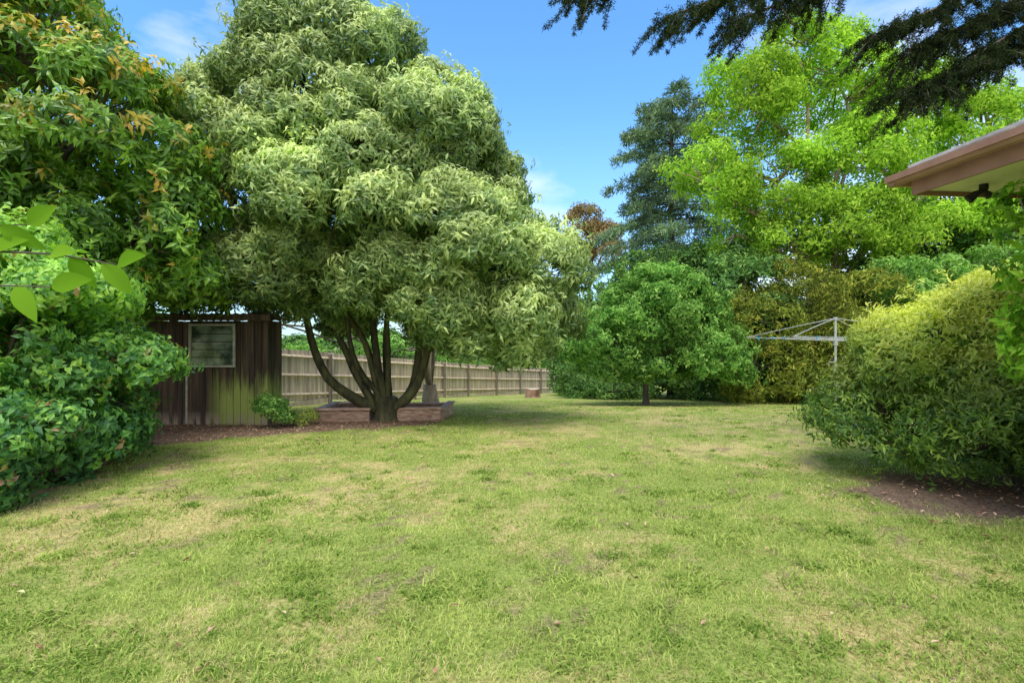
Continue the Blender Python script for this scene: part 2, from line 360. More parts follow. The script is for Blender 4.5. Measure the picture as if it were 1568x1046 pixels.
hedge("spreading_shrub", 34, [(3.6, 25.5), (4.9, 24.0)], [1.7, 1.6], m_dk, w=1.0, L=.15, W=.07, sd=25)
m_or = leaf_mat("leaf_copper", (0.13, 0.10, 0.05), (0.21, 0.15, 0.08), (0.22, 0.21, 0.09), (0.16, 0.2, 0.08), 0.5, 0.25, 0.3, gain=1.45)
leafy("copper_beech_tree", 35, (6.8, 48), 3, [(6.6, 48, 12.4, 1.4, 1.6, 1.5), (5.8, 48, 9.4, 1.4, 1.6, 1.7), (8.4, 48, 10.4, 1.6, 2, 2.0)], m_or, bark_grey, .25, k=5, L=.28, W=.13, sr=(.4, .8), shootdens=11, five=False, jit=.15, subdens=.8)
# pale-trunked tree behind the big one
leafy("gum_tree", 36, (-2.3, 14.6), .4, [(-4.0, 14.8, 5.0, 1.5, 1.4, 1.3), (-1.2, 15.0, 5.4, 1.5, 1.4, 1.4), (-3.6, 14.6, 3.2, 1.0, .9, .7), (-1.6, 14.8, 3.6, .9, .9, .7), (-2.6, 14.8, 4.2, .9, .9, .7)], m_dk, bark_pale, .22, k=5, L=.16, W=.06, sr=(.4, .7), shootdens=14, five=False)
# trees behind the shed and beyond the fence
hedge("neighbour_hedge", 42, [(-14.5, 14.5), (-12.6, 17.5), (-11.0, 21), (-9.5, 25), (-7.4, 29), (-5.0, 33), (-1.5, 37.5), (1.5, 41)], [5.5, 3.0, 2.0, 2.4, 3.0, 3.3, 4.2, 4.5], m_ap, w=1.5, L=.18, W=.08, sd=14)
# small plants next to the shed
leafy("small_shrub", 37, (-4.5, 9.75), .15, [(-4.5, 9.75, .34, .18, .18, .2), (-4.28, 9.8, .22, .14, .14, .12)], m_ap, bark_grey, .02, k=6, L=.08, W=.035, sr=(.08, .16), shootdens=260, zmin=.01, stray=.2)
leafy("golden_groundcover", 38, (-4.05, 10.2), .1, [(-4.05, 10.2, .12, .2, .18, .1)], m_rb, bark_grey, .015, k=6, L=.08, W=.02, sr=(.07, .14), shootdens=200, zmin=.01, stray=.2,
      agef=lambda P, H, r: r.random(len(P)) * .8)

# ---- distant mass of trees
rng = np.random.default_rng(41); mb = MB(); mj = []
for x in np.arange(-75, 90, 4.5):
    y = rng.uniform(62, 80); h = rng.uniform(4, 6.5) if x < 0 else rng.uniform(6, 11)
    mj.append((x, y, -2.8 + h * .55, rng.uniform(2.5, 4), 2.5, h * .5))
P, D, H, subs = crown(rng, mj, sr=(.9, 1.6), shootdens=3.2, fill=.05, umin=-.7)
rosettes(mb, rng, P, D, 5, .7, .4, 1, .2, .3, np.clip(.5 + .2 * rng.normal(size=len(P)), 0, 1), None, False, .3)
mb.build("distant_trees", m_dk)

# ---- cedar
def conifer(name, seed, x, y, H, Rm, mat, z0=1.0, nb=230, L=.22, W=.03, topR=.25, per=26, ex=.65):
    rng = np.random.default_rng(seed); e = empty(name); b = float(gz(x, y)); mb = MB(); wb = MB()
    wb.tube(curve_path(rng, (x, y, b - .1), (x, y, b + H), 12, 0, .008), np.linspace(.34, .04, 12), 10, .5, bump=.06, rng=rng)
    P = []; D = []
    for i in range(nb):
        t = (i + rng.random()) / nb; z = b + z0 + (H - z0) * t
        az = i * 2.39996 + rng.normal() * .3; d = np.array([math.cos(az), math.sin(az), 0])
        R_ = Rm * (1 - t) ** ex * rng.uniform(.45, 1.12) + topR
        s = np.linspace(0, 1, 8)[:, None]
        rise = rng.uniform(.0, .3)
        p = np.array([x, y, z]) + d * R_ * s; p[:, 2] += (rise * s[:, 0] * R_ - .30 * R_ * s[:, 0] ** 2) + rng.normal() * .05
        wb.tube(p, np.linspace(.06, .012, 8), 4, .3)
        n = int(per * (.35 + R_ / Rm)); u = rng.uniform(.2, 1.02, n) ** .8
        q = np.array([x, y, z]) + d * (R_ * u)[:, None]; q[:, 2] += rise * u * R_ - .30 * R_ * u ** 2
        lat = np.array([-d[1], d[0], 0]); off = rng.uniform(-1, 1, n) * .38 * R_ * (1.15 - u)
        q += lat * off[:, None]; q[:, 2] += -np.abs(off) * .15 + rng.normal(size=n) * .08 - rng.random(n) * .15
        P.append(q); D.append(nrm(d * .8 + lat * np.sign(off)[:, None] * .6 + np.array([0, 0, .1]) + rng.normal(size=(n, 3)) * .25))
    P = np.vstack(P); D = np.vstack(D)
    rosettes(mb, rng, P, D, 8, L, W, .7, .15, .7, None, None, False, .1)
    mb.build("foliage", mat, e); wb.build("trunk_and_limbs", bark_grey, e, True)
m_ce = leaf_mat("needles_blue_green", (0.05, 0.085, 0.06), (0.11, 0.165, 0.115), (0.21, 0.28, 0.18), (0.2, 0.25, 0.2), 0.55, 0.2, 0.3, gain=1.8)
conifer("blue_cedar_tree", 51, 9.5, 31, 17.6, 4.3, m_ce, z0=3, nb=120, L=.30, W=.05, topR=.9, per=60, ex=.26)

# ---- near overhanging conifer (trunk stands out of view to the right)
m_cn = leaf_mat("needles_dark", (0.012, 0.02, 0.012), (0.03, 0.05, 0.025), (0.07, 0.09, 0.04), (0.12, 0.12, 0.06), 0.6, 0.1, 0.8)
rng = np.random.default_rng(61); ce = empty("deodar_cedar_tree"); mb = MB(); wb = MB()
wb.tube(curve_path(rng, (10.5, 9.0, -.15), (10.5, 9.0, 15), 14, 0, .01), np.linspace(.42, .08, 14), 12, .5, bump=.06, rng=rng)
def spray(path, r0, t0, n2, len2, side=1.0):
    wb.tube(path, np.linspace(r0, .012, len(path)), 7, .4)
    path = np.asarray(path); seg = len(path) - 1
    tv = nrm(path[-1] - path[0]); lat = nrm(np.cross(tv, [0, 0, 1.0]))
    PP = []; DD = []
    for i in range(n2):
        t = rng.uniform(t0, 1) * seg; k = min(int(t), seg - 1); o = path[k] + (path[k + 1] - path[k]) * (t - k)
        dr = nrm(tv * rng.uniform(.2, .9) + lat * rng.uniform(-1, 1) + np.array([0, 0, rng.uniform(-.75, .1)]))
        ln = len2 * rng.uniform(.4, 1.1)
        s = np.linspace(0, 1, 6)[:, None]; q = o + dr * ln * s; q[:, 2] -= .22 * ln * s[:, 0] ** 2
        wb.tube(q, np.linspace(.010, .003, 6), 4, .3)
        for j in range(9):
            tt = (j + 1) / 9; o2 = o + dr * ln * tt; o2 = o2 - np.array([0, 0, .22 * ln * tt * tt])
            d2 = nrm(dr + rng.normal(size=3) * .6); l2 = ln * .35 * (1.2 - tt)
            m = 7; ss = np.linspace(0.05, 1, m)[:, None]
            PP.append(o2 + d2 * l2 * ss); DD.append(np.repeat(d2[None], m, 0))
    PP = np.vstack(PP); DD = np.vstack(DD)
    rosettes(mb, rng, PP, DD, 6, .045, .0075, .8, .05, .6, None, None, False, .012)
def pth(pts):
    pts = np.array(pts, float); t = np.linspace(0, 1, 14) * (len(pts) - 1); out = []
    for a in t:
        k = min(int(a), len(pts) - 2); out.append(pts[k] + (pts[k + 1] - pts[k]) * (a - k))
    out = np.array(out); out[1:-1] = (out[:-2] + 2 * out[1:-1] + out[2:]) / 4; return out
spray(pth([(10.5, 9, 9.2), (6.5, 8, 8.2), (3.6, 7.2, 6.6), (2.0, 6.9, 5.85)]), .07, .62, 56, .6)
spray(pth([(10.5, 9, 9.0), (6.0, 8, 8.4), (2.4, 7.3, 6.9), (0.8, 7.0, 6.2)]), .06, .7, 38, .5)
spray(pth([(10.5, 9, 8.6), (6.5, 7.6, 7.2), (4.3, 7.0, 6.4), (2.9, 6.9, 5.8)]), .06, .6, 48, .58)
spray(pth([(10.5, 9, 7.4), (8.0, 7.8, 6.2), (6.2, 7.2, 5.3), (5.2, 7.0, 4.95)]), .06, .45, 66, .65)
spray(pth([(10.5, 9, 8.0), (8.0, 7.6, 7.0), (6.6, 7.2, 6.1), (5.3, 7.0, 5.5)]), .06, .45, 70, .7)
spray(pth([(10.5, 9, 7.8), (8.4, 7.4, 6.6), (7.0, 7.0, 5.9), (6.0, 6.8, 5.3)]), .06, .45, 64, .7)
spray(pth([(10.5, 9, 8.3), (7.6, 7.4, 7.0), (5.8, 7.0, 6.1), (4.8, 6.9, 5.65)]), .05, .5, 48, .6)
mb.build("foliage", m_cn, ce); wb.build("trunk_and_limbs", bark_grey, ce, True)

# ---- nearest leafy twig at the left edge
m_nt = leaf_mat("leaf_lime_near", (0.14, 0.31, 0.02), (0.20, 0.40, 0.03), (0.28, 0.50, 0.05), (0.4, 0.5, 0.1), 0.6, 0.5, gain=1.0)
rng = np.random.default_rng(71); pe = empty("pittosporum_shrub"); mb = MB(); wb = MB()
stem = pth([(-2.3, .9, -.02), (-2.2, 1.0, 1.0), (-2.0, 1.15, 1.7)]); wb.tube(stem, np.linspace(.03, .012, 14), 8, .4)
def big_leaf(o, d, nm, L, W, tint):
    d = nrm(np.array(d, float)); nm = np.array(nm, float); nm = nrm(nm - (nm @ d) * d); s = np.cross(d, nm)
    t = np.linspace(0, 1, 9); w = W * .5 * np.sin(math.pi * t ** .85) ** .9; w[0] = w[-1] = .0006
    c = np.array(o) + d * (L * t)[:, None] - nm * (L * .22 * t ** 2)[:, None]
    v = np.stack([c + s * w[:, None] + nm * (w * .3)[:, None], c, c - s * w[:, None] + nm * (w * .3)[:, None]], 1).reshape(-1, 3)
    f = []
    for i in range(8):
        for j in range(2):
            a = i * 3 + j; f += [(a, a + 1, a + 4), (a, a + 4, a + 3)]
    mb.add(v, f, tint, 0)
for tw in (pth([(-2.0, 1.15, 1.7), (-1.5, 1.25, 1.82), (-1.15, 1.3, 1.82), (-.98, 1.3, 1.79)]), pth([(-2.0, 1.15, 1.6), (-1.6, 1.2, 1.74), (-1.1, 1.25, 1.73)]), pth([(-2.0, 1.15, 1.65), (-1.6, 1.2, 1.86), (-1.2, 1.3, 1.89)])):
    wb.tube(tw, np.linspace(.005, .0014, 14), 6, .4)
    for i in (7, 9, 10, 12, 13):
        o = tw[i]; sd = 1 if i % 2 else -1
        big_leaf(o, (.7, .3 * rng.normal(), -.25 + sd * .45 + .25 * rng.normal()), (0.35 * rng.normal(), -.9, .35 + .2 * rng.normal()), .085 + .025 * rng.random(), .042 + .01 * rng.random(), rng.random())
mb.build("leaves", m_nt, pe, True); wb.build("stems", bark_grey, pe, True)

# ------------------------------------------------------------ ground
def sm(a, b, x):
    t = np.clip((x - a) / (b - a), 0, 1); return t * t * (3 - 2 * t)
def bare(x, y):
    yb = np.interp(x, [-12, -8, -5.9, -4.5, -3, -1.7, -1.2], [6.6, 7.0, 7.7, 8.9, 9.5, 10.1, 11.2]) + .5 * (vnoise(x, y, .5, 2) - .5)
    m = sm(-.2, .25, y - yb) * (1 - sm(-1.9, -1.2, x + .4 * (vnoise(x, y, .6, 3) - .5))) * (1 - sm(12.8, 13.6, y))
    e = ((x - 5.2) / 1.6) ** 2 + ((y - 5.5) / 1.05) ** 2 + .8 * (vnoise(x, y, .35, 4) - .5)
    m = np.maximum(m, 1 - sm(.55, 1.2, e))
    e = ((x + 5.9) / .95) ** 2 + ((y - 5.6) / 1.9) ** 2 + .5 * (vnoise(x, y, .4, 5) - .5)
    m = np.maximum(m, 1 - sm(.7, 1.1, e))
    e = ((x - 4.7) / 1.3) ** 2 + ((y - 17.5) / 1.3) ** 2
    m = np.maximum(m, .6 * (1 - sm(.2, 1.2, e)))
    # worn spots scattered through the lawn
    w_ = vnoise(x, y, .30, 6) * .5 + vnoise(x, y, .10, 7) * .5
    m = np.maximum(m, .7 * sm(.73, .84, w_))
    return m
def dry(x, y):
    n = .34 * vnoise(x, y, 1.0, 0) + .32 * vnoise(x, y, .36, 1) + .34 * vnoise(x, y, .12, 6)
    g = 0
    for cx, cy, rx, ry, a in ((-1.9, 5.3, 1.7, .8, .18), (-.9, 6.6, 1.5, .6, .14), (4.2, 10.3, 3, 1.3, .15), (1.5, 8.8, 2, .8, .10), (-2.2, 3.0, .9, .5, .12), (-3.6, 4.5, .8, .7, .12), (3.0, 14.0, 5, 2.0, .10)):
        g = g + a * np.exp(-((x - cx) / rx) ** 2 - ((y - cy) / ry) ** 2)
    return np.clip((n - .50) * 2.4 + g * 1.9 + .15, 0, .85)

def axis(lo, hi, step, far):
    c = np.arange(lo, hi + 1e-6, step); o = []; d = step * 1.6; v = hi
    while v < far: v += d; o.append(v); d *= 1.35
    n = []; d = step * 1.6; v = lo
    while v > -far: v -= d; n.append(v); d *= 1.35
    return np.array(n[::-1] + list(c) + o)
xs = axis(-13, 15, .10, 1800); ys = axis(-1, 28, .10, 1800)
X, Y = np.meshgrid(xs, ys); Xf, Yf = X.ravel(), Y.ravel()
Z = gz(Xf, Yf) + .025 * (vnoise(Xf, Yf, 1.3, 2) - .5) * (np.abs(Xf) < 20)
nx, ny = len(xs), len(ys)
ii, jj = np.meshgrid(np.arange(nx - 1), np.arange(ny - 1)); a = (jj * nx + ii).ravel()
F = np.vstack([np.stack([a, a + 1, a + nx + 1], 1), np.stack([a, a + nx + 1, a + nx], 1)])
mb = MB(); mb.add(np.stack([Xf, Yf, Z], 1), F, dry(Xf, Yf), bare(Xf, Yf))
m, nt, ns, ls = newmat("ground_lawn_soil")
tc = attr(ns, 'tint')
n2 = noise(ns, ls, 38, 6, .7); n3 = noise(ns, ls, 11, 5, .6)
green = mixc(ns, ls, rng_map(ns, ls, n2, .35, .65), (0.13, 0.18, 0.04), (0.35, 0.42, 0.11))
straw = mixc(ns, ls, rng_map(ns, ls, n2, .35, .65), (0.30, 0.24, 0.10), (0.62, 0.53, 0.25))
ad = math2(ns, ls, 'ADD', tc, rng_map(ns, ls, n3, .3, .7, -.3, .3))
c = mixc(ns, ls, rng_map(ns, ls, ad, .1, .9), green, straw)
soil = mixc(ns, ls, rng_map(ns, ls, n2, .35, .65), (0.09, 0.06, 0.042), (0.34, 0.245, 0.18))
c = mixc(ns, ls, attr(ns, 'age'), c, soil)
p = ns.new('ShaderNodeBsdfDiffuse'); ls.new(c, p.inputs['Color'])
bp = ns.new('ShaderNodeBump'); bp.inputs['Strength'].default_value = .6; bp.inputs['Distance'].default_value = .03; ls.new(n2, bp.inputs['Height']); ls.new(bp.outputs[0], p.inputs['Normal'])
o = ns.new('ShaderNodeOutputMaterial'); ls.new(p.outputs[0], o.inputs[0])
mb.build("ground", m, None, True)

# ---- grass blades
m, nt, ns, ls = newmat("grass_blades")
g = mixc(ns, ls, attr(ns, 'tint'), (0.14, 0.27, 0.035), (0.60, 0.70, 0.19))
s_ = mixc(ns, ls, attr(ns, 'tint'), (0.45, 0.35, 0.14), (0.80, 0.70, 0.40))
c = mixc(ns, ls, attr(ns, 'age'), g, s_)
p = ns.new('ShaderNodeBsdfDiffuse'); ls.new(c, p.inputs['Color'])
t = ns.new('ShaderNodeBsdfTranslucent'); ls.new(c, t.inputs[0]); mx = ns.new('ShaderNodeMixShader'); mx.inputs[0].default_value = .35
ls.new(p.outputs[0], mx.inputs[1]); ls.new(t.outputs[0], mx.inputs[2]); o = ns.new('ShaderNodeOutputMaterial'); ls.new(mx.outputs[0], o.inputs[0])
m_gr = m
def blades(mb, rng, x, y, h, w, lean, tint, age):
    n = len(x); z = gz(x, y) + .025 * (vnoise(x, y, 1.3, 2) - .5) - .004
    az = rng.random(n) * 6.28; d = np.stack([np.cos(az), np.sin(az), 0 * az], 1)
    ta = rng.random(n) * 6.28; s = np.stack([np.cos(ta), np.sin(ta), 0 * ta], 1)
    B = np.stack([x, y, z], 1); up = np.array([0, 0, 1.0]); h = h[:, None]; w = np.broadcast_to(w, (n,))[:, None]; lean = lean[:, None]
    M = B + up * h * .6 + d * h * lean * .4; T = B + up * h * (1 - .3 * lean) + d * h * lean * 1.1
    v = np.stack([B - s * w, B + s * w, M - s * w * .8, M + s * w * .8, T], 1).reshape(-1, 3)
    f = np.array([[0, 1, 3], [0, 3, 2], [2, 3, 4]])
    mb.add(v, (f[None] + (np.arange(n) * 5)[:, None, None]).reshape(-1, 3), np.repeat(tint, 5), np.repeat(age, 5))
rng = np.random.default_rng(81); mb = MB()
NB = 470000
yy = 1.6 * (22.0 / 1.6) ** (rng.random(NB) ** .95); xx = rng.uniform(-1.22, 1.22, NB) * (yy + .5)
d_ = dry(xx, yy); b_ = bare(xx, yy)
cl = vnoise(xx, yy, .12, 3) * .5 + vnoise(xx, yy, .45, 5) * .5
ok = (rng.random(NB) > b_ * 1.02) & (rng.random(NB) < .20 + 1.25 * cl - .20 * d_) & (xx > -7) & (yy < 26)
xx, yy, d_, cl = xx[ok], yy[ok], d_[ok], cl[ok]; n = len(xx)
h = (.013 + .034 * cl * rng.random(n) + .010 * rng.random(n)) * (1 + .35 * rng.random(n)) * (1 - .3 * d_)
age = np.clip((rng.random(n) < np.clip(d_ * .95 + .08, 0, .9)).astype(float) * rng.uniform(.45, 1, n) + .15 * rng.random(n), 0, 1)
pt = vnoise(xx, yy, .28, 4) - .5
blades(mb, rng, xx, yy, h, .0012 + .0004 * yy, rng.uniform(.2, 1.2, n), np.clip(rng.random(n) * .75 + .8 * (cl - .45) + .08 + .7 * pt, 0, 1), age)
# brighter tufts and weeds
nt_ = 950; ty = 2.0 * (16 / 2.0) ** rng.random(nt_); tx = rng.uniform(-1.15, 1.15, nt_) * ty
okk = (bare(tx, ty) < .4) & (tx > -6); tx, ty = tx[okk], ty[okk]
for x0, y0 in zip(tx, ty):
    big_ = rng.random() < .3
    m_ = rng.integers(40, 120) if big_ else rng.integers(14, 40); rr = rng.uniform(.05, .14) if big_ else rng.uniform(.02, .07)
    x = x0 + rng.normal(size=m_) * rr; y = y0 + rng.normal(size=m_) * rr * .8
    blades(mb, rng, x, y, rng.uniform(.02, .065, m_), (.005 if big_ else .0028) + .0004 * y0, rng.uniform(.5, 1.8, m_), np.clip(rng.uniform(-.1, .4) + rng.uniform(0, .4, m_), 0, 1), rng.uniform(0, .06, m_))
mb.build("lawn_grass", m_gr)

# ---- leaf litter
m_lit = leaf_mat("leaf_litter", (0.12, 0.055, 0.035), (0.32, 0.17, 0.12), (0.55, 0.38, 0.28), (0.50, 0.48, 0.26), .7, .1, 2, gain=1.15)
mb = MB(); n = 11000
x = rng.uniform(-9, -1, n); y = rng.uniform(6.3, 13.3, n); k = rng.random(n) < bare(x, y); x, y = x[k], y[k]
x = np.append(x, rng.normal(-1.5, 2.0, 300)); y = np.append(y, rng.uniform(5.5, 12.5, 300))
x = np.append(x, rng.uniform(-4, 5, 160)); y = np.append(y, rng.uniform(2.2, 9, 160))
x = np.append(x, rng.normal(5.2, .8, 500)); y = np.append(y, rng.normal(5.5, .5, 500)); n = len(x)
az = rng.random(n) * 6.28; Pp = np.stack([x, y, gz(x, y) + .025 + .015 * rng.random(n)], 1)
dr = nrm(np.stack([np.cos(az), np.sin(az), .25 * rng.normal(size=n)], 1)); nm = nrm(np.stack([.3 * rng.normal(size=n), .3 * rng.normal(size=n), np.ones(n)], 1)); nm = nrm(nm - (nm * dr).sum(1, keepdims=True) * dr)
put_leaves(mb, Pp, dr, nm, rng.uniform(.03, .08, n), rng.uniform(.015, .028, n), rng.random(n), (rng.random(n) < .15) * rng.random(n), True, .1)
mb.build("leaf_litter", m_lit)

# ------------------------------------------------------------ shed
def moss(ns, ls, c):
    tc = ns.new('ShaderNodeTexCoord'); sx = ns.new('ShaderNodeSeparateXYZ'); ls.new(tc.outputs['Object'], sx.inputs[0])
    st = noise(ns, ls, 1.0, 6, .65, sc3=(9, 9, .9))
    hz = rng_map(ns, ls, math2(ns, ls, 'ADD', sx.outputs[2], rng_map(ns, ls, st, .3, .7, .35, -.35)), 1.0, .55); xa = rng_map(ns, ls, sx.outputs[0], -5.95, -5.6)
    f1 = math2(ns, ls, 'MULTIPLY', math2(ns, ls, 'MULTIPLY', hz, xa), rng_map(ns, ls, st, .30, .42, .45, 1))
    c = mixc(ns, ls, f1, c, (0.36, 0.44, 0.11))
    low = rng_map(ns, ls, sx.outputs[2], .26, .02)
    return mixc(ns, ls, math2(ns, ls, 'MULTIPLY', low, rng_map(ns, ls, st, .45, .55)), c, (0.40, 0.33, 0.26))
m_sh = surf_mat("shed_boards", (0.028, 0.019, 0.014), (0.12, 0.08, 0.056), 1.0, .75, sc3=(14, 14, .9), bump=.5, tintamt=.5, extra=moss)
m_wf = surf_mat("weathered_white_paint", (0.36, 0.35, 0.30), (0.58, 0.58, 0.5), 12, .6, tintamt=.1)
m_rf = surf_mat("rusty_roof_sheet", (0.05, 0.045, 0.04), (0.12, 0.10, 0.09), 5, .7, tintamt=.2)
m_dark = surf_mat("dark_interior", (0.01, 0.01, 0.01), (0.02, 0.02, 0.02), 5)
rng = np.random.default_rng(91); sh = empty("garden_shed"); mb = MB()
x0, x1, yf, yb = -8.3, -4.80, 10.2, 10.85; zt = 2.0
def boards(xa, xb, za, zb, y):
    x = xa
    while x < xb - .01:
        w = min(.135, xb - x)
        mb.box((x + w / 2, y + rng.uniform(-.006, .006), (za + zb) / 2 + (rng.uniform(-.02, .02) if za < 0.1 else 0)), (w - .008, .022, zb - za), 0, rng.random()); x += w
wx0, wx1, wz0, wz1 = -6.24, -5.42, 1.14, 1.90
boards(x0, wx0, -.08, zt, yf); boards(wx0, wx1, -.08, wz0, yf); boards(wx0, wx1, wz1, zt, yf); boards(wx1, x1, -.08, zt, yf)
for xx_ in (x0, x1):
    y = yf + .02
    while y < yb:
        mb.box((xx_, y + .065, .96), (.022, .127, 2.1), 0, rng.random()); y += .135
mb.box(((x0 + x1) / 2, yb, .96), (x1 - x0, .022, 2.1))
mb.box((x0 - .01, yf - .02, .96), (.09, .05, 2.08), 0, .6); mb.box((x1 + .01, yf - .02, .96), (.09, .05, 2.08), 0, .6)
mb.box(((x0 + x1) / 2, yf - .175, zt + .06), (x1 - x0 + .34, .03, .12), 0, .7)
mb.build("walls", m_sh, sh)
mb = MB()
mb.box((wx0 - .02, yf - .025, (wz0 + wz1) / 2), (.04, .04, wz1 - wz0 + .085)); mb.box((wx1 + .02, yf - .025, (wz0 + wz1) / 2), (.04, .04, wz1 - wz0 + .085))
mb.box(((wx0 + wx1) / 2, yf - .024, wz1 + .02), (wx1 - wx0 - .004, .038, .04)); mb.box(((wx0 + wx1) / 2, yf - .03, wz0 - .02), (wx1 - wx0 - .004, .06, .04))
mb.box((-6.33, yf - .02, .53), (.035, .014, 1.05)); mb.build("window_frame", m_wf, sh)
mb = MB()
m, nt, ns, ls = newmat("window_glass"); p = ns.new('ShaderNodeBsdfPrincipled'); ls.new(mixc(ns, ls, rng_map(ns, ls, noise(ns, ls, 4), .4, .6), (0.05, 0.08, 0.06), (0.26, 0.33, 0.26)), p.inputs['Base Color'])
p.inputs['Roughness'].default_value = .06; o = ns.new('ShaderNodeOutputMaterial'); ls.new(p.outputs[0], o.inputs[0])
for i in range(5):
    zc = wz0 + .075 + i * .152
    mb.box(((wx0 + wx1) / 2, yf - .02 + .004 * i, zc), (wx1 - wx0 - .004, .006, .138), 0, rng.random())
mb.build("louvre_glass", m, sh)
mb = MB(); mb.box(((wx0 + wx1) / 2, yf + .06, (wz0 + wz1) / 2), (wx1 - wx0 + .1, .01, .86)); mb.build("window_backing", m_dark, sh)
mb = MB(); nx_ = 160; xr = np.linspace(x0 - .15, x1 + .15, nx_); zz = .012 * np.sin(xr * 2 * math.pi / .076 * .5)
va = np.stack([xr, np.full(nx_, yf - .2), zt + .135 + zz], 1); vb = np.stack([xr, np.full(nx_, yb + .15), zt + .04 + zz], 1)
f = []
for i in range(nx_ - 1): f += [(i, i + 1, nx_ + i + 1), (i, nx_ + i + 1, nx_ + i)]
mb.add(np.vstack([va, vb]), f, .5); mb.build("roof", m_rf, sh)

# ------------------------------------------------------------ fence
m_fe = surf_mat("fence_palings", (0.38, 0.30, 0.22), (0.66, 0.55, 0.43), 1.5, .85, sc3=(6, 6, .8), bump=.3, tintamt=.26)
m_fp = surf_mat("fence_posts", (0.12, 0.10, 0.08), (0.24, 0.20, 0.16), 1.5, .85, sc3=(6, 6, .8), bump=.3, tintamt=.25)
rng = np.random.default_rng(95); fe = empty("paling_fence"); mb = MB(); rb = MB(); rl = MB()
pts = [(-13.0, 2.5), (-7.4, 15.6), (-2.5, 29.0), (6.4, 45)]
for (ax, ay), (bx, by) in zip(pts[:-1], pts[1:]):
    Ln = math.hypot(bx - ax, by - ay); rot = math.atan2(by - ay, bx - ax); n = int(Ln / .105); nx_, ny_ = math.sin(rot), -math.cos(rot)
    for i in range(n):
        t = (i + .5) / n; x = ax + (bx - ax) * t; y = ay + (by - ay) * t; b = float(gz(x, y))
        mb.box((x, y, b + .97 + rng.uniform(-.01, .01)), (.098, .016, 1.66), rot, rng.random())
    k = int(Ln / 2.7)
    for i in range(k + 1):
        t = i / k; x = ax + (bx - ax) * t + nx_ * .09; y = ay + (by - ay) * t + ny_ * .09; b = float(gz(x, y))
        rb.box((x, y, b + .84), (.11, .09, 1.78), rot, .4)
        if i < k:
            t2 = (i + 1) / k; xe = ax + (bx - ax) * t2 + nx_ * .035; ye = ay + (by - ay) * t2 + ny_ * .035; xs_ = ax + (bx - ax) * t + nx_ * .035; ys_ = ay + (by - ay) * t + ny_ * .035
            for hz in (.38, 1.0, 1.6):
                rl.tube([(xs_, ys_, float(gz(xs_, ys_)) + hz), (xe, ye, float(gz(xe, ye)) + hz)], .045, 4, .8)
            rl.box(((xs_ + xe) / 2, (ys_ + ye) / 2, float(gz(0, (ys_ + ye) / 2)) + .05), (Ln / k - .12, .03, .18), rot, .4)
mb.build("palings", m_fe, fe); rb.build("posts", m_fp, fe); rl.build("rails", m_fe, fe)

# ------------------------------------------------------------ bed edging and stump
m_sl = surf_mat("sleeper_timber", (0.28, 0.16, 0.11), (0.60, 0.42, 0.32), 3, .85, sc3=(2, 2, 8), tintamt=.25)
mb = MB()
for cx, cy, L_, rt, hh_ in ((-3.50, 10.75, 1.15, .05, .26), (-1.95, 10.95, .9, .05, .26), (-1.5, 11.75, 1.5, 1.53, .26), (-4.1, 11.55, 1.5, 1.6, .26), (-2.8, 12.45, 2.6, .02, .26)):
    b = float(gz(cx, cy)); mb.box((cx, cy, b + hh_ / 2 - .01), (L_, .12, hh_), rt, rng.random()); mb.box((cx + .03, cy - .012, b + hh_ + .005), (L_ * .985, .17, .035), rt, rng.uniform(.7, 1))
mb.build("garden_bed_edging", m_sl)
m_st = surf_mat("stump_bark", (0.16, 0.09, 0.06), (0.34, 0.20, 0.14), 3, .85, tintamt=.25)
mb = MB(); sx_, sy_ = 1.05, 26.5; b = float(gz(sx_, sy_)); se = empty("tree_stump")
mb.tube([(sx_, sy_, b - .05), (sx_, sy_, b + .12), (sx_ + .02, sy_, b + .42)], [.46, .36, .33], 16, .2, bump=.06, rng=rng); mb.build("bark", m_st, se)
mb = MB(); mb.tube([(sx_ + .02, sy_, b + .425), (sx_ + .02, sy_, b + .44)], [.29, .28], 16, .4); mb.build("cut_face", m_fe, se)

# ------------------------------------------------------------ rotary clothesline
m_me = surf_mat("galvanised_steel", (0.42, 0.43, 0.44), (0.62, 0.63, 0.64), 20, .45, metallic=.5, tintamt=.1)
m_bl = surf_mat("blue_pegs", (0.02, 0.25, 0.45), (0.03, 0.35, 0.6), 20, .5, tintamt=.2)
hx, hy = 8.65, 14.0; hb = float(gz(hx, hy)); top = 2.22; ce_ = 1.62
hh = empty("rotary_clothesline"); mb = MB()
mb.tube([(hx, hy, hb), (hx, hy, top)], .032, 10); mb.tube([(hx, hy, hb), (hx, hy, 1.0)], .042, 10); mb.tube([(hx, hy, 1.5), (hx, hy, 1.7)], .06, 10); mb.tube([(hx, hy, top - .05), (hx, hy, top + .03)], .05, 10)
mb.tube([(hx, hy, 1.05), (hx - .2, hy - .05, 1.05), (hx - .2, hy - .05, .95)], .012, 6)
tips = []
for i in range(4):
    az = R(38 + 90 * i); tp = np.array([hx + 2.45 * math.cos(az), hy + 2.45 * math.sin(az), 1.72]); tips.append(tp)
    mb.tube([(hx, hy, ce_), tp], .02, 7); mb.tube([(hx, hy, top), (hx + (tp[0] - hx) * .5, hy + (tp[1] - hy) * .5, top - .24), tp], .011, 5)
mb.build("frame", m_me, hh); mb = MB()
for k in range(1, 6):
    fr = k / 5
    for i in range(4):
        a = np.array([hx, hy, ce_]) + (tips[i] - np.array([hx, hy, ce_])) * fr; b = np.array([hx, hy, ce_]) + (tips[(i + 1) % 4] - np.array([hx, hy, ce_])) * fr
        mdl = (a + b) / 2 - np.array([0, 0, .02]); mb.tube([a, mdl, b], .006, 4)
mb.build("wires", m_me, hh); mb = MB()
